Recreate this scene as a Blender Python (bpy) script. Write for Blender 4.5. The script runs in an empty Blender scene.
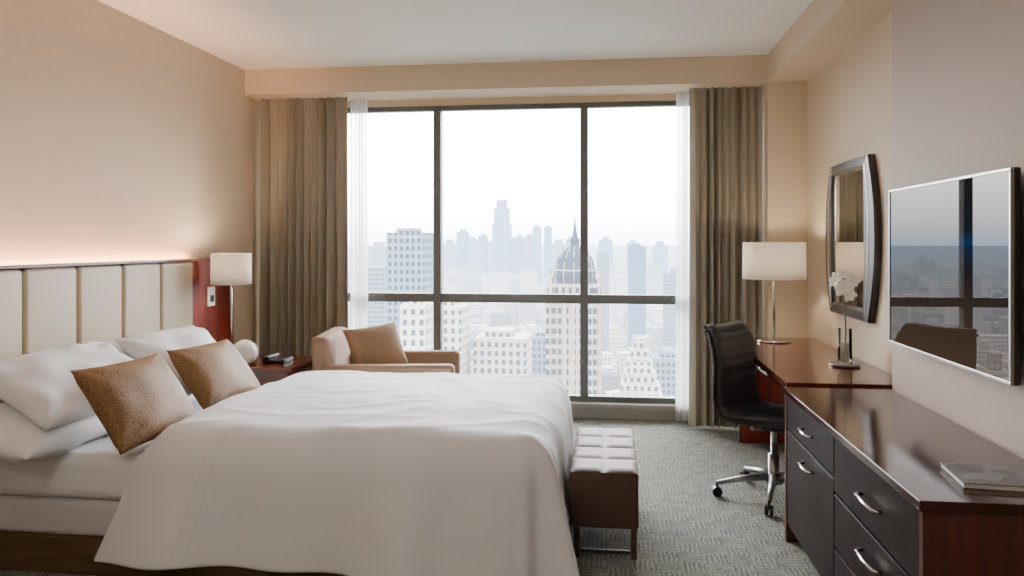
import bpy, bmesh, math, random
from mathutils import Vector, Matrix, noise
random.seed(7)
D=bpy.data; C=bpy.context
sc=C.scene

# ------------------------------------------------------------------ materials
def s2l(c):
    return tuple(((v/255)/12.92 if v/255<=.04045 else ((v/255+.055)/1.055)**2.4) for v in c)+(1,)
class NT:
    def __init__(s,name):
        s.m=D.materials.new(name); s.m.use_nodes=True
        s.t=s.m.node_tree; s.n=s.t.nodes; s.n.clear()
        s.out=s.n.new('ShaderNodeOutputMaterial')
    def add(s,typ,**kw):
        n=s.n.new(typ)
        for k,v in kw.items(): setattr(n,k,v)
        return n
    def l(s,a,b): s.t.links.new(a,b)
    def math(s,op,a,b=None,c=None):
        n=s.n.new('ShaderNodeMath'); n.operation=op
        for i,v in enumerate((a,b,c)):
            if v is None: continue
            if isinstance(v,(int,float)): n.inputs[i].default_value=v
            else: s.l(v,n.inputs[i])
        return n.outputs[0]
    def mix(s,f,a,b):
        n=s.n.new('ShaderNodeMix'); n.data_type='RGBA'
        for i,v in ((0,f),(6,a),(7,b)):
            if isinstance(v,(int,float,tuple)): n.inputs[i].default_value=v
            else: s.l(v,n.inputs[i])
        return n.outputs[2]
def princ(nt,col,rough=.5,metal=0,ior=1.5,spec=.5,coat=0):
    p=nt.add('ShaderNodeBsdfPrincipled')
    if isinstance(col,tuple): p.inputs['Base Color'].default_value=col
    else: nt.l(col,p.inputs['Base Color'])
    p.inputs['Roughness'].default_value=rough
    p.inputs['Metallic'].default_value=metal
    p.inputs['IOR'].default_value=ior
    p.inputs['Specular IOR Level'].default_value=spec
    p.inputs['Coat Weight'].default_value=coat
    return p
def mat(name,col,rough=.5,metal=0,var=.06,scale=8,bump=0,bscale=200,stretch=(1,1,1),bdist=.004,**k):
    nt=NT(name); tc=nt.add('ShaderNodeTexCoord'); mp=nt.add('ShaderNodeMapping')
    mp.inputs['Scale'].default_value=stretch
    nt.l(tc.outputs['Object'],mp.inputs[0])
    nz=nt.add('ShaderNodeTexNoise'); nz.inputs['Scale'].default_value=scale; nz.inputs['Detail'].default_value=4
    nt.l(mp.outputs[0],nz.inputs[0])
    c=s2l(col); a=tuple(x*(1-var) for x in c[:3])+(1,); b=tuple(min(1,x*(1+var)) for x in c[:3])+(1,)
    p=princ(nt,nt.mix(nz.outputs[0],a,b),rough,metal,**k)
    if bump:
        n2=nt.add('ShaderNodeTexNoise'); n2.inputs['Scale'].default_value=bscale; nt.l(mp.outputs[0],n2.inputs[0])
        bp=nt.add('ShaderNodeBump'); bp.inputs['Strength'].default_value=bump; bp.inputs['Distance'].default_value=bdist
        nt.l(n2.outputs[0],bp.inputs['Height']); nt.l(bp.outputs[0],p.inputs['Normal'])
    nt.l(p.outputs[0],nt.out.inputs[0]); return nt.m
def wood(name,dark,light,rough=.2,axis=(1,12,12),coat=.5,scale=3,spec=.5,ior=1.5):
    nt=NT(name); tc=nt.add('ShaderNodeTexCoord'); mp=nt.add('ShaderNodeMapping')
    mp.inputs['Scale'].default_value=axis; nt.l(tc.outputs['Object'],mp.inputs[0])
    nz=nt.add('ShaderNodeTexNoise'); nz.inputs['Scale'].default_value=scale; nz.inputs['Detail'].default_value=8; nz.inputs['Distortion'].default_value=.4
    nt.l(mp.outputs[0],nz.inputs[0])
    cr=nt.add('ShaderNodeValToRGB'); cr.color_ramp.elements[0].position=.3; cr.color_ramp.elements[1].position=.7
    cr.color_ramp.elements[0].color=s2l(dark); cr.color_ramp.elements[1].color=s2l(light)
    nt.l(nz.outputs[0],cr.inputs[0])
    p=princ(nt,cr.outputs[0],rough,coat=coat,spec=spec,ior=ior); p.inputs['Coat Roughness'].default_value=.06
    nt.l(p.outputs[0],nt.out.inputs[0]); return nt.m

M_wall=mat('wallpaper_beige',(210,191,165),.75,var=.05,scale=3,bump=.25,bscale=60,stretch=(1,1,5))
M_wallR=mat('wall_paint_tan',(200,184,160),.75,var=.03)
M_wallTV=mat('wallcovering_taupe',(176,159,146),.7,var=.03,bump=.15,bscale=120)
M_sof=mat('soffit_paint',(198,182,158),.8,var=.02)
M_ceil=mat('ceiling_paint',(226,225,221),.9,var=.02)
M_base=mat('baseboard_paint',(120,95,78),.5)
M_frame=mat('window_frame_bronze',(92,95,94),.5,metal=.1)
M_sill=mat('sill_stone',(150,147,140),.5)
M_curt=mat('curtain_fabric',(156,149,133),.85,var=.08,scale=3,bump=.3,bscale=300)
M_head=mat('headboard_leather',(188,172,147),.5,var=.04,bump=.1,bscale=150)
def linen(name,col,stitch=False):
    nt=NT(name); tc=nt.add('ShaderNodeTexCoord')
    b=nt.add('ShaderNodeTexNoise'); b.inputs['Scale'].default_value=5; b.inputs['Detail'].default_value=2; nt.l(tc.outputs['Object'],b.inputs[0])
    h=nt.math('MULTIPLY',b.outputs[0],.6); c=s2l(col)
    if stitch:
        uv=nt.add('ShaderNodeUVMap'); uv.uv_map='cloth'; sp=nt.add('ShaderNodeSeparateXYZ'); nt.l(uv.outputs[0],sp.inputs[0])
        ls=[]
        for ax,v in ((0,.30),(0,.34),(1,.72),(1,.755)):
            ls.append(nt.math('LESS_THAN',nt.math('ABSOLUTE',nt.math('SUBTRACT',sp.outputs[ax],v)),.0022))
        a=nt.math('MAXIMUM',ls[0],ls[1]); q=nt.math('MULTIPLY',nt.math('MAXIMUM',ls[2],ls[3]),nt.math('GREATER_THAN',sp.outputs[0],.30))
        ln=nt.math('MAXIMUM',a,q)
        c=nt.mix(ln,c,tuple(x*.88 for x in c[:3])+(1,)); h=nt.math('SUBTRACT',h,nt.math('MULTIPLY',ln,.15))
    p=princ(nt,c,.7)
    bp=nt.add('ShaderNodeBump'); bp.inputs['Strength'].default_value=.3; bp.inputs['Distance'].default_value=.012
    nt.l(h,bp.inputs['Height']); nt.l(bp.outputs[0],p.inputs['Normal']); p.inputs['Sheen Weight'].default_value=.1
    nt.l(p.outputs[0],nt.out.inputs[0]); return nt.m
M_linen=linen('white_linen',(232,233,237))
M_duvet=linen('white_duvet_cotton',(230,231,237),True)
M_sheet=mat('white_sheet',(196,195,200),.8,var=.02,bump=.1,bscale=30)
M_bedbase=wood('bed_base_wood',(74,56,34),(104,80,50),.5,coat=0)
M_cherry=wood('cherry_wood_y',(74,26,14),(106,42,26),.2,axis=(12,1,12))
M_cherryv=wood('cherry_wood_v',(88,24,14),(128,44,28),.3,axis=(12,12,1),coat=.2)
M_dress=wood('dresser_wood_gloss',(48,17,13),(62,24,19),.12,axis=(12,1,12),coat=0,ior=1.42)
M_dressv=wood('dresser_wood_end',(58,22,15),(78,32,22),.3,axis=(14,14,1),coat=.2)
M_drawer=wood('drawer_front_dark_wood',(36,28,30),(46,36,37),.35,axis=(12,12,1),coat=0,spec=.5,ior=1.13)
M_chrome=mat('brushed_nickel',(200,198,194),.22,metal=1,var=.02)
M_steel=mat('satin_steel',(150,150,150),.35,metal=1,var=.02)
M_black=mat('black_plastic',(20,20,22),.4)
M_leather=mat('charcoal_leather',(56,58,65),.45,var=.1,bump=.15,bscale=150,spec=.35)
M_bench=mat('bench_leather_taupe',(90,70,61),.5,var=.05,bump=.08,bscale=120,ior=1.25)
M_bleg=wood('bench_leg_wood',(54,38,29),(74,53,40),.4)
M_chairfab=mat('armchair_fabric',(142,116,94),.8,var=.04,bump=.2,bscale=200)
M_ceram=mat('white_ceramic',(235,232,226),.25,var=.01)
M_plastic=mat('white_plastic',(230,228,222),.4,var=.01)
M_mframe=mat('mirror_frame_dark',(34,28,26),.3,var=.15,coat=.2)
M_petal=mat('white_petals',(252,250,246),.7,var=.02)
M_stem=mat('green_stem',(60,78,40),.6)
M_sand=mat('vase_pebbles',(205,198,184),.7,var=.25,scale=120)
M_paper=mat('magazine_pages',(205,202,196),.7)

def cushion_mat():
    nt=NT('cushion_weave_bronze'); tc=nt.add('ShaderNodeTexCoord')
    v=nt.add('ShaderNodeTexVoronoi'); v.inputs['Scale'].default_value=110; nt.l(tc.outputs['Object'],v.inputs[0])
    cr=nt.add('ShaderNodeValToRGB'); cr.color_ramp.elements[0].color=s2l((152,114,70)); cr.color_ramp.elements[1].color=s2l((108,76,42))
    cr.color_ramp.elements[1].position=.8
    nt.l(v.outputs[0],cr.inputs[0]); p=princ(nt,cr.outputs[0],.6)
    b=nt.add('ShaderNodeBump'); b.inputs['Strength'].default_value=.3; b.inputs['Distance'].default_value=.003
    nt.l(v.outputs[0],b.inputs['Height']); nt.l(b.outputs[0],p.inputs['Normal'])
    nt.l(p.outputs[0],nt.out.inputs[0]); return nt.m
M_cush=cushion_mat()
M_cush2=mat('cushion_tan',(134,108,80),.8,var=.12,scale=60)

def carpet_mat():
    nt=NT('carpet_basketweave'); tc=nt.add('ShaderNodeTexCoord')
    nz=nt.add('ShaderNodeTexNoise'); nz.inputs['Scale'].default_value=22; nt.l(tc.outputs['Object'],nz.inputs[0])
    va=nt.add('ShaderNodeVectorMath',operation='SCALE'); va.inputs['Scale'].default_value=.03
    nt.l(nz.outputs['Color'],va.inputs[0])
    vb=nt.add('ShaderNodeVectorMath',operation='ADD'); nt.l(tc.outputs['Object'],vb.inputs[0]); nt.l(va.outputs[0],vb.inputs[1])
    sx=nt.add('ShaderNodeSeparateXYZ'); nt.l(vb.outputs[0],sx.inputs[0])
    x,y=sx.outputs[0],sx.outputs[1]
    T=.11
    cx=nt.math('FLOOR',nt.math('DIVIDE',x,T)); cy=nt.math('FLOOR',nt.math('DIVIDE',y,T))
    chk=nt.math('FLOORED_MODULO',nt.math('ADD',cx,cy),2)
    sxn=nt.math('SINE',nt.math('MULTIPLY',x,2*math.pi*5/T)); syn=nt.math('SINE',nt.math('MULTIPLY',y,2*math.pi*5/T))
    a=nt.math('MULTIPLY',sxn,chk); b=nt.math('MULTIPLY',syn,nt.math('SUBTRACT',1,chk))
    s=nt.math('ADD',a,b)
    n2=nt.add('ShaderNodeTexNoise'); n2.inputs['Scale'].default_value=130; n2.inputs['Detail'].default_value=3; nt.l(tc.outputs['Object'],n2.inputs[0])
    n3=nt.add('ShaderNodeTexNoise'); n3.inputs['Scale'].default_value=14; nt.l(tc.outputs['Object'],n3.inputs[0])
    f=nt.math('ADD',nt.math('MULTIPLY_ADD',s,.18,-.3),nt.math('MULTIPLY',n2.outputs[0],1.35))
    f=nt.math('ADD',f,nt.math('MULTIPLY_ADD',n3.outputs[0],.5,-.18))
    cr=nt.add('ShaderNodeValToRGB'); cr.color_ramp.elements[0].color=s2l((76,80,78)); cr.color_ramp.elements[1].color=s2l((166,167,159))
    cr.color_ramp.elements[0].position=.1; cr.color_ramp.elements[1].position=.9
    nt.l(f,cr.inputs[0]); p=princ(nt,cr.outputs[0],.95,spec=.1)
    bp=nt.add('ShaderNodeBump'); bp.inputs['Strength'].default_value=.4; bp.inputs['Distance'].default_value=.005
    nt.l(f,bp.inputs['Height']); nt.l(bp.outputs[0],p.inputs['Normal'])
    nt.l(p.outputs[0],nt.out.inputs[0]); return nt.m
M_carpet=carpet_mat()

def sheer_mat():
    nt=NT('sheer_voile'); d=nt.add('ShaderNodeBsdfTranslucent'); d.inputs[0].default_value=(.93,.93,.93,1)
    d2=nt.add('ShaderNodeBsdfDiffuse'); d2.inputs[0].default_value=(.9,.9,.9,1)
    t=nt.add('ShaderNodeBsdfTransparent'); m1=nt.add('ShaderNodeMixShader'); m1.inputs[0].default_value=.35
    m2=nt.add('ShaderNodeMixShader'); m2.inputs[0].default_value=.45
    nt.l(d.outputs[0],m1.inputs[1]); nt.l(d2.outputs[0],m1.inputs[2]); nt.l(m1.outputs[0],m2.inputs[1]); nt.l(t.outputs[0],m2.inputs[2])
    nt.l(m2.outputs[0],nt.out.inputs[0]); return nt.m
M_sheer=sheer_mat()
def pane_mat(name='window_glass',ior=1.3,tint=(1,1,1,1)):
    nt=NT(name); t=nt.add('ShaderNodeBsdfTransparent'); g=nt.add('ShaderNodeBsdfGlossy'); g.inputs['Roughness'].default_value=.0
    t.inputs[0].default_value=tint
    fr=nt.add('ShaderNodeFresnel'); fr.inputs[0].default_value=ior; m=nt.add('ShaderNodeMixShader')
    nt.l(fr.outputs[0],m.inputs[0]); nt.l(t.outputs[0],m.inputs[1]); nt.l(g.outputs[0],m.inputs[2]); nt.l(m.outputs[0],nt.out.inputs[0]); return nt.m
M_pane=pane_mat()
M_glass=pane_mat('clear_vase_glass',1.12,(.97,.98,.97,1))
def shade_mat():
    nt=NT('lampshade_linen'); d=nt.add('ShaderNodeBsdfDiffuse'); d.inputs[0].default_value=(.88,.86,.83,1)
    t=nt.add('ShaderNodeBsdfTranslucent'); t.inputs[0].default_value=(.9,.85,.78,1)
    m=nt.add('ShaderNodeMixShader'); m.inputs[0].default_value=.5
    nt.l(d.outputs[0],m.inputs[1]); nt.l(t.outputs[0],m.inputs[2]); nt.l(m.outputs[0],nt.out.inputs[0]); return nt.m
M_shade=shade_mat()
def emis(name,col,st):
    nt=NT(name); e=nt.add('ShaderNodeEmission'); e.inputs[0].default_value=col; e.inputs[1].default_value=st
    nt.l(e.outputs[0],nt.out.inputs[0]); return nt.m
M_led=emis('led_strip_warm',(1,.50,.25,1),380)
M_fillglow=emis('added_fill_glow',(1,.93,.84,1),18)  # glow of the added fill fixtures out of view
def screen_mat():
    # dark glossy panel: window reflection painted as faint emission, plus genuine mirror reflection
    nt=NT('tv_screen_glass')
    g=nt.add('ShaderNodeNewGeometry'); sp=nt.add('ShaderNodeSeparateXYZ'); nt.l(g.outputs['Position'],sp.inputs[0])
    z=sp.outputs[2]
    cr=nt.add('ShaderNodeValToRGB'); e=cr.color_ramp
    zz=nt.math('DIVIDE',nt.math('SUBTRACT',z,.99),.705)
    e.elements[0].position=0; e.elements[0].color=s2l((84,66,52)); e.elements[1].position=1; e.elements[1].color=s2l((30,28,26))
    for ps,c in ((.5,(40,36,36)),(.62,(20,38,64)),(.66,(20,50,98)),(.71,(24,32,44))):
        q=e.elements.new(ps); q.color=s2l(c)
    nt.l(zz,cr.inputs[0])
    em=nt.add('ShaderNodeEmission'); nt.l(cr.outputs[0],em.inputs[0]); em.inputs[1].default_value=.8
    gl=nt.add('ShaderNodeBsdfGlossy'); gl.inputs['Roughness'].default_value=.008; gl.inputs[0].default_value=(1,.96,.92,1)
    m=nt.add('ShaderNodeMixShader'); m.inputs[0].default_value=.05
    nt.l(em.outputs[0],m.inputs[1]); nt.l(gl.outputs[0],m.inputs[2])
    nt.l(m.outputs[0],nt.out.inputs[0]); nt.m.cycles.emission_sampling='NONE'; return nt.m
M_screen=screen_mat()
def mirror_mat():
    nt=NT('mirror_glass'); g=nt.add('ShaderNodeBsdfGlossy'); g.inputs[0].default_value=(.86,.87,.86,1); g.inputs['Roughness'].default_value=.01
    nt.l(g.outputs[0],nt.out.inputs[0]); return nt.m
M_mirror=mirror_mat()
def cover_mat():
    nt=NT('magazine_cover'); tc=nt.add('ShaderNodeTexCoord'); v=nt.add('ShaderNodeTexVoronoi'); v.inputs['Scale'].default_value=16
    nt.l(tc.outputs['Object'],v.inputs[0]); cr=nt.add('ShaderNodeValToRGB')
    cr.color_ramp.elements[0].color=s2l((50,48,52)); cr.color_ramp.elements[1].color=s2l((140,140,148))
    nt.l(v.outputs['Color'],cr.inputs[0]); p=princ(nt,cr.outputs[0],.35); nt.l(p.outputs[0],nt.out.inputs[0]); return nt.m
M_cover=cover_mat()

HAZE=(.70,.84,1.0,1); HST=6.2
def facade(name,wallc,winc,fh=3.6,bw=3.2,duty=.5,rand=.25,hz=1500,solid=False,wmix=1.0,strips=False):
    nt=NT(name); g=nt.add('ShaderNodeNewGeometry'); sp=nt.add('ShaderNodeSeparateXYZ'); nt.l(g.outputs['Position'],sp.inputs[0])
    sn=nt.add('ShaderNodeSeparateXYZ'); nt.l(g.outputs['True Normal'],sn.inputs[0])
    rnd=g.outputs['Random Per Island']
    wc=nt.mix(rnd,tuple(c*(1-rand) for c in s2l(wallc)[:3])+(1,),tuple(min(1,c*(1+rand)) for c in s2l(wallc)[:3])+(1,))
    if not solid:
        u=nt.math('ADD',sp.outputs[0],sp.outputs[1])
        fu=nt.math('FRACT',nt.math('DIVIDE',u,bw)); fz=nt.math('FRACT',nt.math('DIVIDE',sp.outputs[2],fh))
        wu=nt.math('GREATER_THAN',fu,1-duty); wz=nt.math('GREATER_THAN',fz,.42)
        w=wu if strips else nt.math('MULTIPLY',wu,wz)
        top=nt.math('LESS_THAN',nt.math('ABSOLUTE',sn.outputs[2]),.5)
        w=nt.math('MULTIPLY',nt.math('MULTIPLY',w,top),wmix)
        wc=nt.mix(w,wc,s2l(winc))
    df=nt.add('ShaderNodeBsdfDiffuse'); nt.l(wc,df.inputs[0])
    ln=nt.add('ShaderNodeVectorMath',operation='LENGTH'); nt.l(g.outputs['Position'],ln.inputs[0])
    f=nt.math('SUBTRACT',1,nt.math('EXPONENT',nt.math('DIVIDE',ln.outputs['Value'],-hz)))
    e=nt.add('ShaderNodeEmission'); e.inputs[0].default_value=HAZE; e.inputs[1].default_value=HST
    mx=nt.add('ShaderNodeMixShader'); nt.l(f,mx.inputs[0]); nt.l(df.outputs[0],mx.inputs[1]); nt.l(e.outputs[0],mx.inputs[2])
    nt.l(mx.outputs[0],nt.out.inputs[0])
    nt.m.cycles.emission_sampling='NONE'
    return nt.m

# ------------------------------------------------------------------ helpers
def group(name,loc):
    e=D.objects.new(name,None); e.location=loc; e.empty_display_size=.1; C.collection.objects.link(e); return e
def finish(name,bm,m,parent=None,smooth=False,xf=None):
    if xf is not None: bmesh.ops.transform(bm,matrix=xf,verts=bm.verts)
    me=D.meshes.new(name); bm.to_mesh(me); bm.free()
    ms=m if isinstance(m,(list,tuple)) else [m]
    for x in ms: me.materials.append(x)
    if smooth:
        for p in me.polygons: p.use_smooth=True
    o=D.objects.new(name,me); C.collection.objects.link(o)
    if parent is not None:
        o.parent=parent; o.matrix_parent_inverse=Matrix.Translation(-Vector(parent.location))
    return o
def bm_box(bm,x0,x1,y0,y1,z0,z1,bevel=0,seg=2):
    r=bmesh.ops.create_cube(bm,size=1)
    vs=r['verts']
    for v in vs:
        v.co=Vector((x0+(v.co.x+.5)*(x1-x0),y0+(v.co.y+.5)*(y1-y0),z0+(v.co.z+.5)*(z1-z0)))
    if bevel:
        es=list({e for v in vs for e in v.link_edges})
        bmesh.ops.bevel(bm,geom=es,offset=bevel,segments=seg,profile=.5,affect='EDGES')
def box(name,x0,x1,y0,y1,z0,z1,m,bevel=0,parent=None,seg=2,xf=None,smooth=False):
    bm=bmesh.new(); bm_box(bm,x0,x1,y0,y1,z0,z1,bevel,seg); return finish(name,bm,m,parent,smooth,xf)
def bm_tube(bm,pts,r,n=12,cap=True):
    pts=[Vector(p) for p in pts]; rings=[]
    for i,p in enumerate(pts):
        a=pts[max(0,i-1)]; b=pts[min(len(pts)-1,i+1)]; t=(b-a).normalized()
        up=Vector((0,0,1)) if abs(t.z)<.95 else Vector((1,0,0))
        u=t.cross(up).normalized(); w=t.cross(u)
        rr=r[i] if isinstance(r,(list,tuple)) else r
        rings.append([bm.verts.new(p+u*math.cos(2*math.pi*k/n)*rr+w*math.sin(2*math.pi*k/n)*rr) for k in range(n)])
    for a,b in zip(rings,rings[1:]):
        for k in range(n): bm.faces.new((a[k],a[(k+1)%n],b[(k+1)%n],b[k]))
    if cap: bm.faces.new(rings[0][::-1]); bm.faces.new(rings[-1])
def tube(name,pts,r,m,parent=None,n=12,xf=None):
    bm=bmesh.new(); bm_tube(bm,pts,r,n); bmesh.ops.recalc_face_normals(bm,faces=bm.faces); return finish(name,bm,m,parent,True,xf)
def bm_lathe(bm,prof,c,n=32):
    rings=[]
    for (r,z) in prof:
        if r<1e-5: rings.append([bm.verts.new((c[0],c[1],c[2]+z))])
        else: rings.append([bm.verts.new((c[0]+r*math.cos(2*math.pi*k/n),c[1]+r*math.sin(2*math.pi*k/n),c[2]+z)) for k in range(n)])
    for a,b in zip(rings,rings[1:]):
        for k in range(n):
            k2=(k+1)%n
            if len(a)==1 and len(b)==1: continue
            if len(a)==1: bm.faces.new((a[0],b[k2],b[k]))
            elif len(b)==1: bm.faces.new((a[k],a[k2],b[0]))
            else: bm.faces.new((a[k],a[k2],b[k2],b[k]))
def lathe(name,prof,c,m,parent=None,n=32,smooth=True,xf=None):
    bm=bmesh.new(); bm_lathe(bm,prof,c,n); bmesh.ops.recalc_face_normals(bm,faces=bm.faces)
    return finish(name,bm,m,parent,smooth,xf)

# ------------------------------------------------------------------ room shell
XL=-2.99; XR=1.47; XT=1.35; YW=6.5; YS=6.1; YB=-1.8; H=2.876; HS=2.67
box('floor',XL-.1,XR+.1,YB-.1,YW+.15,-.1,0,M_carpet)
box('ceiling',XL-.1,XR+.1,YB-.1,YW+.15,H,H+.1,M_ceil)
box('wall_left',XL-.1,XL,YB-.1,YW+.15,0,H,M_wall)
box('wall_right',XR,XR+.12,YB-.1,YW+.15,0,H,M_wallR)
box('wall_tv',XT,XR,YB,3.97,0,HS,M_wallTV)
box('wall_back',XL,XR,YB-.1,YB,0,H,M_wall)
box('wall_return',1.18,XR,YS,YW+.15,0,HS,M_wallR)
box('trim_soffit',XL,1.18,YS,YW+.15,HS,H,M_sof)
box('trim_bulkhead',1.18,XR,YB,YW+.15,HS,H,M_sof)
WX0,WX1,WZ0,WZ1=-2.71,1.03,.125,2.62
bm=bmesh.new()
bm_box(bm,XL,WX0,YW,YW+.15,0,HS); bm_box(bm,WX1,1.18,YW,YW+.15,0,HS)
bm_box(bm,WX0,WX1,YW,YW+.15,0,WZ0); bm_box(bm,WX0,WX1,YW,YW+.15,WZ1,HS)
finish('wall_window',bm,M_wallR)
box('baseboard_left',XL,XL+.015,YB,YW,0,.1,M_base,.003)
box('baseboard_right',XR-.015,XR,3.97,YS,0,.1,M_base,.003)
box('baseboard_tv',XT-.015,XT,YB,3.97,0,.1,M_base,.003)
box('baseboard_window',XL+.02,1.18,YW-.015,YW,0,.1,M_sill,.003)
win=group('window_1',(-.84,YW,.125))
bm=bmesh.new()
fy0,fy1=YW+.02,YW+.1
mx=[-1.464,-.218]
bm_box(bm,WX0,WX0+.06,fy0,fy1,WZ0,WZ1,.004); bm_box(bm,WX1-.06,WX1,fy0,fy1,WZ0,WZ1,.004)
bm_box(bm,WX0+.06,WX1-.06,fy0,fy1,WZ0,WZ0+.05,.004); bm_box(bm,WX0+.06,WX1-.06,fy0,fy1,WZ1-.04,WZ1,.004)
for x in mx: bm_box(bm,x-.033,x+.033,fy0-.02,fy1,WZ0+.05,WZ1-.04,.004)
ed=[WX0+.06]+mx+[WX1-.06]
for i in range(3):
    a=ed[i]+(.033 if i else 0); b=ed[i+1]-(.033 if i<2 else 0)
    bm_box(bm,a,b,fy0,fy1,.945,1.02,.004)
finish('mullions',bm,M_frame,win)
box('sill',WX0,WX1,YW-.06,YW+.02,WZ0-.03,WZ0+.005,M_sill,.004,win)
box('panes',WX0+.06,WX1-.06,YW+.065,YW+.069,WZ0+.05,WZ1-.04,M_pane,0,win)

# ------------------------------------------------------------------ curtains
def curtain(name,x0,x1,y,z0,z1,n,amp,m,seed=0,nx=None,thick=True):
    bm=bmesh.new(); nx=nx or n*14; nz=24; rows=[]
    for j in range(nz+1):
        t=j/nz; z=z0+(z1-z0)*t; row=[]
        for i in range(nx+1):
            s=i/nx
            ph=2*math.pi*n*s+1.4*math.sin(3.1*s*math.pi+seed)+.25*math.sin(4*t+seed+s*9)
            w=math.sin(ph); w=math.copysign(abs(w)**.75,w)
            a=amp*(.75+.35*(1-t))*(.8+.3*math.sin(s*17+seed))
            xx=x0+(x1-x0)*s+ .012*math.sin(ph*2)*(1-t*.3)
            row.append(bm.verts.new((xx,y+w*a,z)))
        rows.append(row)
    for a,b in zip(rows,rows[1:]):
        for i in range(nx): bm.faces.new((a[i],a[i+1],b[i+1],b[i]))
    return finish(name,bm,m,None,True)
curtain('curtain',-2.95,-2.16,6.27,.015,2.665,11,.055,M_curt,1)
curtain('curtain',.61,1.168,6.25,.015,2.665,9,.055,M_curt,2.4)
curtain('sheer_curtain',-2.20,-2.04,6.41,.015,2.66,5,.022,M_sheer,.5)
curtain('sheer_curtain',.53,.67,6.41,.015,2.66,5,.022,M_sheer,1.5)

# ------------------------------------------------------------------ bed
bed=group('bed',(-1.7,3.93,0))
box('base',-2.84,-.42,3.14,4.74,.0,.17,M_bedbase,.01,bed)
box('box_spring',-2.84,-.38,3.13,4.75,.17,.33,M_sheet,.03,bed,4,smooth=True)
def soft_box(name,x0,x1,y0,y1,z0,z1,m,par,bev,namp=.006):
    bm=bmesh.new(); bm_box(bm,x0,x1,y0,y1,z0,z1,bev,6)
    bmesh.ops.subdivide_edges(bm,edges=[e for e in bm.edges if e.calc_length()>.3],cuts=24,use_grid_fill=True)
    for v in bm.verts:
        v.co.z+=namp*noise.noise(v.co*5)*(1 if v.co.z>z0+.1 else 0)
    return finish(name,bm,m,par,True)
soft_box('mattress',-2.84,-.36,3.11,4.77,.33,.535,M_linen,bed,.06)
hb=group('headboard',(-2.92,3.92,0))
hx0,hx1=-2.95,-2.87
box('backing',hx0,hx0+.02,2.1,5.74,.0,1.34,M_cherryv,.003,hb)
box('wall_batten',XL+.001,hx0,2.12,5.72,1.0,1.08,M_cherryv,0,hb)
ys=[2.73+i*.395 for i in range(7)]
for i in range(6):
    bm=bmesh.new(); bm_box(bm,hx0+.02,hx1,ys[i]+.001,ys[i+1]-.001,.2,1.325,.03,6)
    finish('panel_%d'%(i+1),bm,M_head,hb,True)
box('cap',hx0,hx1+.01,2.72,5.11,1.325,1.342,M_cherry,.003,hb)
box('side_far',hx0+.02,hx0+.045,5.105,5.74,0,1.34,M_cherryv,.003,hb)
box('side_near',hx0+.02,hx0+.045,2.1,2.725,0,1.34,M_cherryv,.003,hb)
box('led_strip',XL+.012,XL+.028,2.2,5.2,1.285,1.295,M_led,0,hb)

# duvet
def duvet():
    bm=bmesh.new(); uvl=bm.loops.layers.uv.new('cloth'); UV={}
    x0,x1,y0,y1=-1.96,-.40,3.29,4.62; R=.2; top=.655; L=.69; st=.0225
    nx=int((x1+L-x0)/st); ny=int((y1-y0+2*L)/st); rows=[]
    for i in range(nx+1):
        row=[]
        px=x0+(x1+L-x0)*i/nx
        for j in range(ny+1):
            py=y0-L+(y1-y0+2*L)*j/ny
            qx=min(px,x1); qy=min(max(py,y0),y1)
            dx=px-qx; dy=py-qy; m=max(abs(dx),abs(dy))
            if m>1e-9:
                d=Vector((dx,dy)).normalized()
            else: d=Vector((0,0))
            th=math.atan2(abs(dx),abs(dy)) if m>0 else 0
            corner=(math.sin(2*th)) if m>0 else 0
            if dx<=0: s=px
            else: s=x1+th*.45
            if dx>0 and dy==0: s=x1+.707+(py-y0)
            if dx>0 and dy>0: s=x1+.707+(y1-y0)+(math.pi/2-th)*.45
            if dy>0 and dx<=0: s=x1+1.414+(y1-y0)+(x1-px)
            if m<R*math.pi/2:
                h=R*math.sin(m/R); v=R*(1-math.cos(m/R))
            else:
                e=m-R*math.pi/2; h=R+e*.11; v=R+e*.97
            if dx>0 and dy>=0: h*=.85
            dr=min(1,m/L)
            k=dr**1.3
            fold=(.026*math.sin(s*7+.6)+.02*math.sin(s*15+2)+.03*noise.noise(Vector((s*3,0,4))))*k
            fold+=corner*k*(.06*math.sin(s*18+.5)+.02)
            if dx>0 and dy>=0: fold=min(fold,.005)
            h+=fold
            z=top-v
            if m==0 or dr<.3:
                P=Vector((px,py,0))
                z+=.013*noise.noise(P*1.7)+.008*noise.noise(P*4.5+Vector((3,1,0)))
                w=noise.noise(Vector((px*2.2+py*1.1,py*5-px*2,7)))
                z+=.009*(1-abs(w))**6
                cxx=(px-x0)/(x1-x0); z+=-.02*max(0,1-cxx*9)**2
            X=qx+d.x*h; Y=qy+d.y*h
            he=max(0,1-(px-x0)/1.1)
            X-=.24*(dr**1.3)*he**1.5*(1 if dy<0 else .3)
            Y+=.010*noise.noise(Vector((px*4,py*4,2)))*k
            zz=z-(.012*math.sin(s*5)*k)
            vv=bm.verts.new((X,Y,max(.04,zz))); UV[vv]=(px-x0,py-(y0-L)); row.append(vv)
        rows.append(row)
    for a,b in zip(rows,rows[1:]):
        for k in range(len(a)-1):
            f=bm.faces.new((a[k],b[k],b[k+1],a[k+1]))
            for lp in f.loops: lp[uvl].uv=UV[lp.vert]
    bmesh.ops.recalc_face_normals(bm,faces=bm.faces)
    o=finish('duvet',bm,M_duvet,bed,True)
    md=o.modifiers.new('th','SOLIDIFY'); md.thickness=.035; md.offset=-1
    md=o.modifiers.new('sm','SUBSURF'); md.levels=1; md.render_levels=1
    return o
duvet()

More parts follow.
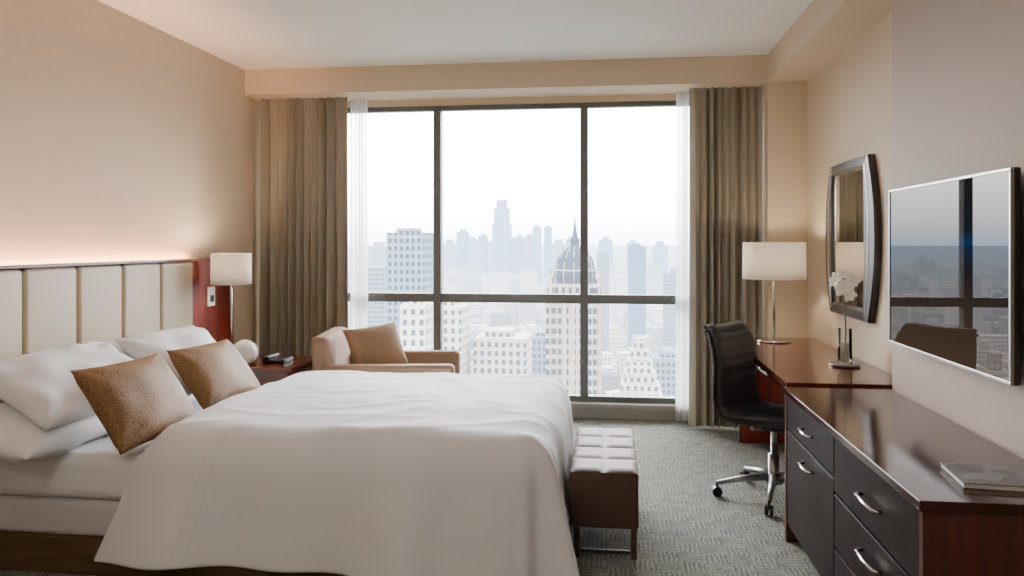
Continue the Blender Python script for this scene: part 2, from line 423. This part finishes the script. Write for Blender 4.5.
def pillow(name,W,Hh,T,loc,lean,yaw,m,par=None,roll=0,seed=0,wr=.012,n=36):
    bm=bmesh.new(); vs={}
    for side in (1,-1):
        for i in range(n+1):
            for j in range(n+1):
                u=-1+2*i/n; v=-1+2*j/n
                edge=(i in(0,n) or j in(0,n))
                if side==-1 and edge: vs[(side,i,j)]=vs[(1,i,j)]; continue
                x=W/2*u*(1-.07*(1-v*v)*abs(u)**3) ; y=Hh/2*v*(1-.07*(1-u*u)*abs(v)**3)
                f=(max(0,1-abs(u)**2.6)*max(0,1-abs(v)**2.6))**.55
                z=side*T/2*f
                P=Vector((x*6+seed,y*6,side*2+seed))
                z+=side*wr*noise.noise(P)*min(1,f*1.5)
                z+=side*wr*.8*math.sin(14*math.atan2(abs(v)-1.3,abs(u)-1.3))*abs(u*v)**1.5*min(1,f*2)
                vs[(side,i,j)]=bm.verts.new((x,y,z))
    for side in (1,-1):
        for i in range(n):
            for j in range(n):
                q=[vs[(side,i,j)],vs[(side,i+1,j)],vs[(side,i+1,j+1)],vs[(side,i,j+1)]]
                if side==-1: q=q[::-1]
                bm.faces.new(q)
    l=math.radians(lean)
    a=Vector((0,1,0)); b=Vector((-math.sin(l),0,math.cos(l))); c=a.cross(b)
    R=Matrix((a,b,c)).transposed().to_4x4()
    R=Matrix.Translation(loc)@Matrix.Rotation(math.radians(yaw),4,'Z')@R@Matrix.Rotation(math.radians(roll),4,'Z')
    return finish(name,bm,m,par,True,R)
pillow('pillow_back_near',.80,.50,.19,(-2.54,3.22,.635),80,0,M_linen,bed,0,1,.022)
pillow('pillow_front_near',.84,.50,.19,(-2.50,3.40,.80),62,-8,M_linen,bed,3,5,.028)
pillow('pillow_back_far',.74,.46,.19,(-2.64,4.2,.75),50,0,M_linen,bed,0,9,.022)
pillow('pillow_front_far',.74,.50,.18,(-2.40,4.2,.79),54,-3,M_linen,bed,0,13,.028)
pillow('throw_cushion',.56,.42,.16,(-2.10,3.28,.745),36,-6,M_cush,None,0,3,.010)
pillow('throw_cushion',.52,.40,.16,(-2.13,4.03,.735),38,-8,M_cush,None,0,8,.010)

sw=group('switch_plate',(-2.90,5.37,1.05))
box('plate',-2.904,-2.89,5.33,5.43,.99,1.13,M_plastic,.004,sw)
box('insert',-2.89,-2.886,5.355,5.405,1.02,1.07,M_black,.002,sw)

# ------------------------------------------------------------------ nightstand
ns=group('nightstand',(-2.5,5.33,0))
box('top',-2.865,-2.13,5.03,5.62,.575,.605,M_cherry,.004,ns)
box('carcass',-2.86,-2.17,5.06,5.59,.12,.575,M_cherry,.004,ns)
box('drawer_front_1',-2.172,-2.155,5.08,5.57,.37,.56,M_cherryv,.003,ns)
box('drawer_front_2',-2.172,-2.155,5.08,5.57,.14,.355,M_cherryv,.003,ns)
for i,z in enumerate((.465,.25)): tube('pull_%d'%i,[(-2.14,5.22,z),(-2.14,5.43,z)],.006,M_chrome,ns)
for i,(x,y) in enumerate(((-2.83,5.1),(-2.21,5.1),(-2.83,5.55),(-2.21,5.55))): box('leg_%d'%i,x-.02,x+.02,y-.02,y+.02,0,.12,M_cherry,.003,ns)
lathe('round_vase',[(0,0),(.04,0),(.07,.02),(.088,.06),(.088,.10),(.07,.14),(.035,.163),(.022,.168),(.018,.16),(0,.15)],(-2.53,5.16,.605),M_ceram)
ph=group('telephone',(-2.34,5.3,.605))
box('body',-2.42,-2.26,5.2,5.37,.605,.635,M_black,.008,ph,3)
box('handset',-2.415,-2.37,5.19,5.38,.635,.66,M_black,.01,ph,3)

def table_lamp(name,x,y,z0,zs0,zs1,r,base_r,power):
    g=group(name,(x,y,z0))
    lathe('foot',[(0,0),(base_r,0),(base_r,.012),(base_r-.004,.016),(0,.018)],(x,y,z0),M_chrome,g)
    tube('stem',[(x,y,z0+.015),(x,y,zs1-.03)],.009,M_chrome,g)
    lathe('collar',[(.02,0),(.02,.04),(.012,.05)],(x,y,zs0-.01),M_chrome,g,16)
    bm=bmesh.new(); bm_lathe(bm,[(r,zs0),(r*.985,zs1)],(x,y,0),48); o=finish('shade',bm,M_shade,g,True)
    md=o.modifiers.new('s','SOLIDIFY'); md.thickness=.003
    bm=bmesh.new()
    for k in range(3):
        a=k*2*math.pi/3; bm_tube(bm,[(x,y,zs1-.03),(x+math.cos(a)*r*.98,y+math.sin(a)*r*.98,zs1-.02)],.002,6)
    finish('spider',bm,M_chrome,g)
    lathe('bulb',[(0,0),(.012,.005),(.028,.05),(.022,.08),(0,.092)],(x,y,(zs0+zs1)/2-.06),M_ceram,g,16)
    ld=D.lights.new(name+'_bulb','POINT'); ld.energy=power; ld.color=(1,.8,.58); ld.shadow_soft_size=.04
    lo=D.objects.new(name+'_bulb_light',ld); lo.location=(x,y,(zs0+zs1)/2+.06); C.collection.objects.link(lo)
    lo.parent=g; lo.matrix_parent_inverse=Matrix.Translation(-Vector(g.location))
    return g
table_lamp('bedside_lamp',-2.69,5.28,.605,1.155,1.375,.14,.07,18)
table_lamp('desk_lamp',1.13,5.62,.762,1.20,1.455,.212,.115,14)

# ------------------------------------------------------------------ armchair by window
ac=group('armchair',(-1.6,5.6,0))
XA=Matrix.Translation((-1.56,5.52,0))@Matrix.Rotation(math.radians(8),4,'Z')
def abox(n,*a,**k): 
    o=box(n,*a,M_chairfab,parent=ac,xf=XA,smooth=True,**k); return o
abox('seat_base',-.40,.42,-.30,.30,.14,.34,bevel=.02,seg=3)
abox('seat_cushion',-.28,.44,-.29,.29,.34,.47,bevel=.05,seg=5)
bm=bmesh.new(); bm_box(bm,-.48,-.34,-.36,.36,.14,.83,.045,5)
for v in bm.verts:
    v.co.x-=.10*max(0,v.co.z-.3); v.co.z-= .03*(abs(v.co.y)/.36)**2*(1 if v.co.z>.5 else 0)
finish('back',bm,M_chairfab,ac,True,XA)
for n,y0,y1 in (('arm_near',-.40,-.28),('arm_far',.28,.40)):
    bm=bmesh.new(); bm_box(bm,-.46,.46,y0,y1,.14,.62,.035,5)
    finish(n,bm,M_chairfab,ac,True,XA)
for i,(x,y) in enumerate(((-.38,-.32),(.38,-.32),(-.38,.32),(.38,.32))):
    tube('leg_%d'%i,[(x,y,0),(x,y,.15)],[.014,.02],M_bleg,ac,10,XA)
pillow('throw_cushion',.42,.38,.15,(-1.66,5.42,.69),30,-50,M_cush2,None,6,4,.006)

# ------------------------------------------------------------------ bench
be=group('bench',(-.04,4.0,0))
bx0,bx1,by0,by1=-.185,.125,3.60,4.46
bm=bmesh.new(); 
NX,NY=2,4
cols=40;rws=90;z1=.40;vs=[]
for i in range(cols+1):
    row=[]
    for j in range(rws+1):
        u=i/cols; v=j/rws
        fu=min(1,abs(math.sin(math.pi*u*NX))*1.6)**.6; fv=min(1,abs(math.sin(math.pi*v*NY))*1.8)**.6
        z=z1+.012*fu*fv-.004
        row.append(bm.verts.new((bx0+(bx1-bx0)*u,by0+(by1-by0)*v,z)))
    vs.append(row)
for i in range(cols):
    for j in range(rws): bm.faces.new((vs[i][j],vs[i+1][j],vs[i+1][j+1],vs[i][j+1]))
finish('tufted_top',bm,M_bench,be,True)
bm=bmesh.new(); bm_box(bm,bx0-.002,bx1+.002,by0-.002,by1+.002,.14,.397,.014,4); finish('upholstered_body',bm,M_bench,be,True)
bm=bmesh.new()
for x in (-.155,.105):
    for y in (3.63,4.41): bm_box(bm,x-.014,x+.014,y-.018,y+.018,0,.14,.003)
bm_box(bm,-.14,.09,3.62,3.64,.02,.035); bm_box(bm,-.14,.09,4.40,4.42,.02,.035)
finish('legs',bm,M_bleg,be)

# ------------------------------------------------------------------ desk
dk=group('desk',(1.15,4.95,0))
box('top',.86,1.465,3.985,5.88,.725,.762,M_cherry,.004,dk)
box('apron_back',1.43,1.46,4.02,5.84,.45,.725,M_cherry,.003,dk)
box('end_panel_far',.93,1.43,5.82,5.855,0,.725,M_cherryv,.003,dk)
box('end_panel_near',.93,1.43,4.0,4.035,0,.725,M_cherryv,.003,dk)
box('pencil_drawer',.92,1.40,4.5,5.3,.655,.725,M_cherry,.004,dk)
tube('drawer_pull',[(.905,4.8,.69),(.905,5.0,.69)],.005,M_chrome,dk)

# vase with flower on desk
vx,vy,vz=1.30,4.56,.762
fv=group('flower_vase',(vx,vy,vz))
lathe('tray',[(0,0),(.075,0),(.085,.012),(.078,.014),(0,.01)],(vx,vy,vz),M_steel,fv)
lathe('glass',[(0,.014),(.036,.014),(.038,.02),(.036,.21),(.034,.21),(.035,.024),(0,.02)],(vx,vy,vz),M_glass,fv)
lathe('pebbles',[(0,.025),(.033,.025),(.033,.13),(0,.135)],(vx,vy,vz),M_sand,fv)
tube('stem',[(vx,vy,vz+.06),(vx+.005,vy,vz+.2),(vx-.005,vy-.01,vz+.33),(vx-.005,vy-.01,vz+.42)],.004,M_stem,fv,8)
bm=bmesh.new()
for (fx,fy,fz,R_,nn) in ((vx-.015,vy-.03,vz+.44,.054,(-.4,-1,.3)),(vx+.03,vy-.02,vz+.475,.046,(.2,-1,.5)),(vx-.05,vy-.01,vz+.48,.046,(-1,-.6,.4)),(vx+.015,vy-.03,vz+.40,.04,(.1,-1,-.1)),(vx-.01,vy,vz+.51,.036,(-.3,-.8,.6))):
    nv=Vector(nn).normalized(); q=nv.to_track_quat('Z','Y').to_matrix().to_4x4()
    for k in range(6):
        a=k*2*math.pi/6; el=1 if k%2==0 else .85
        M=Matrix.Translation((fx,fy,fz))@q@Matrix.Rotation(a,4,'Z')@Matrix.Translation((R_*.55*el,0,R_*.08))@Matrix.Rotation(-.35,4,'Y')@Matrix.Diagonal((R_*.55*el,R_*.38,R_*.09,1))
        bmesh.ops.create_icosphere(bm,subdivisions=2,radius=1,matrix=M)
    bmesh.ops.create_icosphere(bm,subdivisions=2,radius=R_*.2,matrix=Matrix.Translation(Vector((fx,fy,fz))+nv*R_*.15))
finish('blossom',bm,M_petal,fv,True)

# ------------------------------------------------------------------ mirror (bowed frame)
mr=group('wall_mirror',(1.45,4.98,1.5))
def barrel(yc,zc,w,h,bow,bowz,n=16):
    pts=[]
    for i in range(n): t=-1+2*i/n; pts.append((yc+t*w/2,zc-h/2-bowz*(1-t*t)))
    for i in range(n): t=-1+2*i/n; pts.append((yc+w/2+bow*(1-t*t),zc+t*h/2))
    for i in range(n): t=1-2*i/n; pts.append((yc+t*w/2,zc+h/2+bowz*(1-t*t)))
    for i in range(n): t=1-2*i/n; pts.append((yc-w/2-bow*(1-t*t),zc+t*h/2))
    return pts
yc,zc=4.97,1.475
o_=barrel(yc,zc,.76,.95,.12,.0); i_=barrel(yc,zc,.60,.80,.0,.0); 
bm=bmesh.new(); layers=[]
for pts,x in ((o_,1.468),(o_,1.44),(barrel(yc,zc,.75,.94,.115,0),1.43),(barrel(yc,zc,.64,.84,.01,0),1.425),(i_,1.44)):
    layers.append([bm.verts.new((x,p[0],p[1])) for p in pts])
for a,b in zip(layers,layers[1:]):
    for k in range(len(a)): bm.faces.new((a[k],a[(k+1)%len(a)],b[(k+1)%len(a)],b[k]))
bmesh.ops.recalc_face_normals(bm,faces=bm.faces)
finish('frame',bm,M_mframe,mr)
box('glass',1.44,1.446,yc-.302,yc+.302,zc-.402,zc+.402,M_mirror,0,mr)
bm=bmesh.new()
for s in (-1,1):
    pts=[(1.428,yc+s*(.325+.08*(1-t*t)),zc+t*.465) for t in [-1+k/8 for k in range(17)]]
    bm_tube(bm,pts,.005,8)
finish('inlay',bm,M_chrome,mr,True)

# ------------------------------------------------------------------ office chair
cxx,cyy=.925,4.60
oc=group('office_chair',(cxx,cyy,0))
XC=Matrix.Translation((cxx,cyy,0))@Matrix.Rotation(math.radians(-36),4,'Z')
ctrl=[(.25,.425),(.235,.455),(.16,.472),(.02,.462),(-.12,.455),(-.20,.475),(-.24,.54),(-.245,.64),(-.24,.75),(-.26,.86),(-.30,.935),(-.335,.94)]
def cr(P,n):
    out=[]
    for i in range(len(P)-1):
        p0=P[max(0,i-1)];p1=P[i];p2=P[i+1];p3=P[min(len(P)-1,i+2)]
        for k in range(n):
            t=k/n
            out.append(tuple(.5*((2*p1[a])+(-p0[a]+p2[a])*t+(2*p0[a]-5*p1[a]+4*p2[a]-p3[a])*t*t+(-p0[a]+3*p1[a]-3*p2[a]+p3[a])*t**3) for a in (0,1)))
    out.append(P[-1]); return out
pr=cr(ctrl,10)
bm=bmesh.new(); top=[];bot=[]; m=14
ln=0
for i,p in enumerate(pr):
    a=pr[max(0,i-1)];b=pr[min(len(pr)-1,i+1)]; t=Vector((b[0]-a[0],b[1]-a[1])).normalized()
    nrm=Vector((t.y,-t.x)) 
    if i: ln+=math.hypot(p[0]-pr[i-1][0],p[1]-pr[i-1][1])
    rib=.012*abs(math.sin(math.pi*ln/.052))**.6
    w=.235-.03*max(0,(p[1]-.80)/.13)**2
    th=.016+rib
    rt=[];rb=[]
    for j in range(m+1):
        v=-1+2*j/m; cy=v*w; curve=.02*v*v
        e=.4+.6*(1-abs(v)**6)
        rt.append(bm.verts.new((p[0]+nrm.x*(th*e+curve),cy,p[1]+nrm.y*(th*e+curve))))
        rb.append(bm.verts.new((p[0]-nrm.x*(th*e-curve),cy,p[1]-nrm.y*(th*e-curve))))
    top.append(rt);bot.append(rb)
for g in (top,bot):
    for a,b in zip(g,g[1:]):
        for j in range(m): bm.faces.new((a[j],a[j+1],b[j+1],b[j]))
for a,b,c,d in zip(top,top[1:],bot,bot[1:]):
    bm.faces.new((a[0],b[0],d[0],c[0])); bm.faces.new((a[m],b[m],d[m],c[m]))
for g in (0,-1):
    for j in range(m): bm.faces.new((top[g][j],top[g][j+1],bot[g][j+1],bot[g][j]))
bmesh.ops.recalc_face_normals(bm,faces=bm.faces)
finish('shell_cushion',bm,M_leather,oc,True,XC)
for s in (-1,1):
    tube('side_rail_%d'%(s+1),[(p[0],s*(.238-.03*max(0,(p[1]-.80)/.13)**2),p[1]-.004) for p in pr[::4]],.011,M_black,oc,8,XC)
tube('seat_bar',[(-.02,-.23,.43),(-.02,.23,.43)],.014,M_steel,oc,10,XC)
box('tilt_mechanism',-.11,.09,-.07,.07,.385,.435,M_black,.015,oc,3,XC)
lathe('column',[(.032,.09),(.032,.25),(.018,.25),(.018,.39)],(0,0,0),M_steel,oc,20,True,XC)
lathe('hub',[(0,.075),(.045,.08),(.045,.13),(.03,.145),(0,.145)],(0,0,0),M_steel,oc,20,True,XC)
RB=.32
for k in range(5):
    a=2*math.pi*k/5-.03+math.radians(4); c,s=math.cos(a),math.sin(a)
    tube('base_arm_%d'%k,[(c*.03,s*.03,.12),(c*.17,s*.17,.105),(c*RB,s*RB,.075)],[.024,.018,.012],M_steel,oc,10,XC)
    bm=bmesh.new()
    for q in (-.013,.013):
        r=bmesh.ops.create_cone(bm,cap_ends=True,segments=20,radius1=.028,radius2=.028,depth=.018,
            matrix=Matrix.Translation((c*RB-s*q,s*RB+c*q,.028))@Matrix.Rotation(a,4,'Z')@Matrix.Rotation(math.pi/2,4,'X'))
    bm_tube(bm,[(c*RB,s*RB,.03),(c*RB,s*RB,.08)],.007,8)
    finish('caster_%d'%k,bm,M_black,oc,False,XC)

# ------------------------------------------------------------------ dresser
dr=group('dresser',(1.09,3.08,0))
DX0,DX1,DY0,DY1,DZ=.845,1.333,2.25,3.95,.75
box('top',DX0-.012,DX1,DY0-.01,DY1,DZ-.03,DZ,M_dress,.003,dr)
box('end_near',DX0,DX1,DY0,DY0+.03,0,DZ-.03,M_dressv,.003,dr)
box('end_far',DX0,DX1,DY1-.03,DY1,0,DZ-.03,M_dressv,.003,dr)
box('back_panel',DX1-.02,DX1,DY0+.03,DY1-.03,.08,DZ-.03,M_dressv,0,dr)
box('carcass',DX0+.025,DX1-.02,DY0+.03,DY1-.03,.08,DZ-.03,M_drawer,0,dr)
box('plinth',DX0+.06,DX1-.02,DY0+.03,DY1-.03,.0,.08,M_black,0,dr)
mid=3.12
def front(n,y0,y1,z0,z1):
    box(n,DX0+.004,DX0+.025,y0,y1,z0,z1,M_drawer,.003,dr)
def pull(n,yc,z,w):
    tube(n,[(DX0+.004,yc-w/2,z),(DX0-.022,yc-w/2+.012,z),(DX0-.026,yc,z),(DX0-.022,yc+w/2-.012,z),(DX0+.004,yc+w/2,z)],.006,M_chrome,dr,10)
front('drawer_1',mid+.005,DY1-.035,.555,.715); front('door_1',mid+.005,DY1-.035,.09,.545)
front('drawer_2',DY0+.035,mid-.005,.50,.715); front('drawer_3',DY0+.035,mid-.005,.29,.49); front('drawer_4',DY0+.035,mid-.005,.09,.28)
pull('pull_1',3.5,.63,.16); pull('pull_2',3.5,.48,.16)
pull('pull_3',2.68,.60,.19); pull('pull_4',2.68,.41,.19); pull('pull_5',2.68,.20,.19)
mg=group('magazine',(1.13,2.45,DZ))
Xm=Matrix.Translation((1.15,2.46,DZ))@Matrix.Rotation(math.radians(-6),4,'Z')
box('pages',-.14,.14,-.105,.105,.001,.014,M_paper,.001,mg,1,Xm); box('cover',-.143,.143,-.108,.108,.014,.0165,M_cover,0,mg,1,Xm)

# ------------------------------------------------------------------ television
tv=group('television',(1.31,3.25,1.34))
ty0,ty1,tz0,tz1=2.69,3.80,.99,1.695
box('housing',1.285,1.31,ty0,ty1,tz0,tz1,M_black,.006,tv)
bm=bmesh.new()
for (a,b,c,d) in ((ty0,ty1,tz0,tz0+.012),(ty0,ty1,tz1-.012,tz1),(ty0,ty0+.012,tz0+.012,tz1-.012),(ty1-.012,ty1,tz0+.012,tz1-.012)):
    bm_box(bm,1.276,1.288,a,b,c,d,.002)
finish('bezel',bm,M_steel,tv)
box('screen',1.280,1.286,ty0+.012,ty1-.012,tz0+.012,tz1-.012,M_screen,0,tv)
box('wall_bracket',1.31,XT,3.0,3.5,1.15,1.5,M_black,.004,tv)
lathe('sprinkler_head',[(0,-.02),(.012,-.02),(.012,-.008),(.035,-.004),(.035,0),(0,0)],(1.33,3.9,HS),M_chrome)
for i,(lx,ly) in enumerate(((-.9,.4),(-1.0,-1.0))):  # two unseen ceiling fixtures, added to brighten the interior
    cl=group('added_fill_lamp' if i==0 else 'added_fill_lamp.001',(lx,ly,H))
    lathe('rim',[(.0,0),(.22,0),(.22,-.02),(.0,-.02)],(lx,ly,H),M_chrome,cl,48)
    lathe('fill_diffuser',[(.21,-.02),(.28,-.06),(.28,-.14),(.2,-.17),(0,-.18)],(lx,ly,H),M_fillglow,cl,32)

# ------------------------------------------------------------------ city
GZ=-150
zones=[]
def tower(name,x,y,w,d,top,m,extra=None,rot=0):
    zones.append((x,y,max(w,d)))
    bm=bmesh.new(); bm_box(bm,x-w/2,x+w/2,y-d/2,y+d/2,GZ,top)
    bm_box(bm,x-w*.3,x+w*.2,y-d*.3,y+d*.3,top,top+w*.12)
    return finish(name,bm,m)
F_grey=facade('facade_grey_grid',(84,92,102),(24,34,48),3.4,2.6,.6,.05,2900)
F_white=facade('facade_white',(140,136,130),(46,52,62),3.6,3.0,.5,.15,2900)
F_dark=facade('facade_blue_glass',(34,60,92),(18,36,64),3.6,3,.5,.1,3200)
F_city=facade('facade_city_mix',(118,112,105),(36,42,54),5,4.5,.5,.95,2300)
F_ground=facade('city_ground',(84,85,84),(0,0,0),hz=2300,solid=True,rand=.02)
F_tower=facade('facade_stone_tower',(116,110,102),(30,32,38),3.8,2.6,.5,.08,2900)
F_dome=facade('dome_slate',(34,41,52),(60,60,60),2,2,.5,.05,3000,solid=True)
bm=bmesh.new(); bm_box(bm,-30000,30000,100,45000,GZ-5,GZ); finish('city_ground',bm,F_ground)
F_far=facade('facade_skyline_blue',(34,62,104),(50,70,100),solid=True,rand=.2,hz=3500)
tower('office_tower',-88.8,341.5,17,20,6,F_grey)
tower('office_tower',-68.5,273.5,9,16,-20,F_white)
tower('office_tower',-65.3,314.3,13,20,-24,F_white)
tower('office_building',-45.5,331,22,24,-38,F_white)
tower('office_building',-33,400,16,18,-46,F_grey)
tower('office_building',-58,450,24,18,-62,F_white)
tower('office_building',33,405,26,26,-56,F_grey)
tower('office_tower',33.6,1012,22,22,-2,F_dark)
tower('office_tower',-8.6,906,14,20,-10,F_grey)
tower('office_tower',62,700,30,30,-25,F_grey)
tower('office_tower',-170,560,26,26,-20,F_grey)
tower('office_tower',78,520,26,26,-30,F_dark)
zones.append((13,354,24)); zones.append((-345,2476,60)); zones.append((-13.6,300.7,26))
sky=[]
for (t,d,w,top) in ((-.0628,2400,34,35),(-.037,2500,28,24),(-.0500,2700,30,15),(.032,2400,26,50),(.046,2300,22,48),(.010,2500,34,18),(.022,2700,30,26),(-.14,2300,40,-2),(-.10,2600,40,12),
                    (.12,2400,44,10),(.155,2600,40,2),(.19,2500,46,-4),(.075,2500,30,14),(-.17,2500,60,-10),(-.08,2800,50,2),(.06,2800,60,0),(.0,2900,70,4),(-.02,2900,60,8)):
    r=t*d; X=r*.9921-d*.1253; Y=.1253*r+.9921*d
    sky.append((X,Y,w,top)); zones.append((X,Y,w))
verts=[];faces=[]
def addb(x,y,w,d,z1,a=0):
    b=len(verts); c,s=math.cos(a),math.sin(a)
    for z in (GZ,z1):
        for sx,sy in ((-1,-1),(1,-1),(1,1),(-1,1)):
            lx,ly=sx*w/2,sy*d/2; verts.append((x+lx*c-ly*s,y+lx*s+ly*c,z))
    faces.extend([(b,b+1,b+5,b+4),(b+1,b+2,b+6,b+5),(b+2,b+3,b+7,b+6),(b+3,b,b+4,b+7),(b+4,b+5,b+6,b+7)])
y=430
while y<7000:
    stp=24+ (y-430)*.02
    x=-.95*y
    while x<.6*y:
        if random.random()<.9:
            h=random.choice((14,18,24,30,38,50)) *(.8+.4*random.random())
            if random.random()<.12: h*=1.7
            if y<600: h=min(h,45)
            w=stp*random.uniform(.55,.85); d=stp*random.uniform(.55,.85)
            xx=x+random.uniform(-3,3); yy=y+random.uniform(-3,3)
            if all(abs(xx-a)>(c+w)*.6 or abs(yy-b)>(c+d)*.6 for a,b,c in zones):
                addb(xx,yy,w,d,GZ+h,.18)
                if random.random()<.5: addb(xx+w*.1,yy,w*.45,d*.5,GZ+h+4+h*.15,.18)
        x+=stp*(1.35 if random.random()<.15 else 1)
    y+=stp*1.05
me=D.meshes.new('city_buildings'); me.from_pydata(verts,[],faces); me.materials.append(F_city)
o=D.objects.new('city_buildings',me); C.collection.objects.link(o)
bm=bmesh.new()
for (X,Y,w,top) in sky:
    bm_box(bm,X-w/2,X+w/2,Y-w/2,Y+w/2,GZ,top); bm_box(bm,X-w*.25,X+w*.25,Y-w*.25,Y+w*.25,top,top+w*.25)
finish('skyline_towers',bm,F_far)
X,Y=-345,2476
bm=bmesh.new()
for (w,z0,z1) in ((56,GZ,60),(46,60,112),(32,112,138)): bm_box(bm,X-w/2,X+w/2,Y-w/2,Y+w/2,z0,z1)
bm_tube(bm,[(X-7,Y,138),(X-7,Y,152)],1.5,6); bm_tube(bm,[(X+7,Y,138),(X+7,Y,152)],1.5,6)
finish('stepped_skyscraper',bm,F_far)
bm=bmesh.new(); X,Y=13.1,354
for i in range(6): w=20-i*3; bm_box(bm,X-w/2,X+w/2,Y-w/2,Y+w/2,GZ if i==0 else -66+(i-1)*5,-66+i*5)
finish('stepped_building',bm,F_white)
dt=group('domed_tower',(-13.6,300.7,GZ)); X,Y=-13.6,300.7
bm=bmesh.new(); bm_box(bm,X-9.6,X+9.6,Y-9.6,Y+9.6,GZ,-20)
for i in range(7):
    q=-9.6+i*3.2
    for sx in(-1,1):
        bm_box(bm,X+q-.5,X+q+.5,Y+sx*9.9-.5,Y+sx*9.9+.5,GZ,-19)
        bm_box(bm,X+sx*9.9-.5,X+sx*9.9+.5,Y+q-.5,Y+q+.5,GZ,-19)
bm_box(bm,X-10.8,X+10.8,Y-10.8,Y+10.8,-20,-18.5)
bm_box(bm,X-8.2,X+8.2,Y-8.2,Y+8.2,-18.5,-14)
for sx in(-1,1):
    for sy in(-1,1):
        bm_lathe(bm,[(1.6,-18.5),(1.6,-14),(1.1,-12),(.3,-9.5),(0,-8)],(X+sx*8.6,Y+sy*8.6,0),10)
finish('shaft',bm,F_tower,dt)
bm=bmesh.new(); bm_lathe(bm,[(7.2,-14),(7.6,-11.5),(8.0,-11.3),(7.8,-9.5),(7.2,-6.6),(6.1,-4.0),(4.5,-1.7),(2.6,-.3),(1.8,0),(1.8,2.2),(2.1,2.4),(1.3,3.4),(.8,5.5),(.4,8.5),(0,13)],(X,Y,0),32)
finish('dome',bm,F_dome,dt,True)
bm=bmesh.new()
for k in range(12):
    a=2*math.pi*k/12
    bm_tube(bm,[(X+math.cos(a)*r,Y+math.sin(a)*r,z) for r,z in ((7.7,-14),(8.0,-9.6),(7.35,-6.6),(6.2,-4.0),(4.6,-1.7),(2.7,-.2))],.2,6)
for z in (-9.2,): bm_lathe(bm,[(7.8,z),(8.0,z+.3),(7.6,z+.6)],(X,Y,0),24)
finish('dome_ribs',bm,F_tower,dt,True)

# ------------------------------------------------------------------ world
w=D.worlds.new('sky'); sc.world=w; w.use_nodes=True; t=w.node_tree; t.nodes.clear()
out=t.nodes.new('ShaderNodeOutputWorld'); bg=t.nodes.new('ShaderNodeBackground'); tc=t.nodes.new('ShaderNodeTexCoord')
sx=t.nodes.new('ShaderNodeSeparateXYZ'); crp=t.nodes.new('ShaderNodeValToRGB')
t.links.new(tc.outputs['Generated'],sx.inputs[0]); t.links.new(sx.outputs[2],crp.inputs[0])
crp.color_ramp.elements[0].position=0.0; crp.color_ramp.elements[0].color=(.31,.36,.42,1)
crp.color_ramp.elements[1].position=.09; crp.color_ramp.elements[1].color=(1,1,1,1)
t.links.new(crp.outputs[0],bg.inputs[0]); bg.inputs[1].default_value=27
t.links.new(bg.outputs[0],out.inputs[0])

# ------------------------------------------------------------------ camera
cd=D.cameras.new('camera'); cd.sensor_width=36; cd.lens=780/1024*36; cd.shift_y=-45/1024; cd.clip_end=60000; cd.clip_start=.05
co=D.objects.new('camera',cd); co.location=(0,0,1.45); co.rotation_euler=(math.pi/2,0,math.radians(7.2)); C.collection.objects.link(co)
sc.camera=co
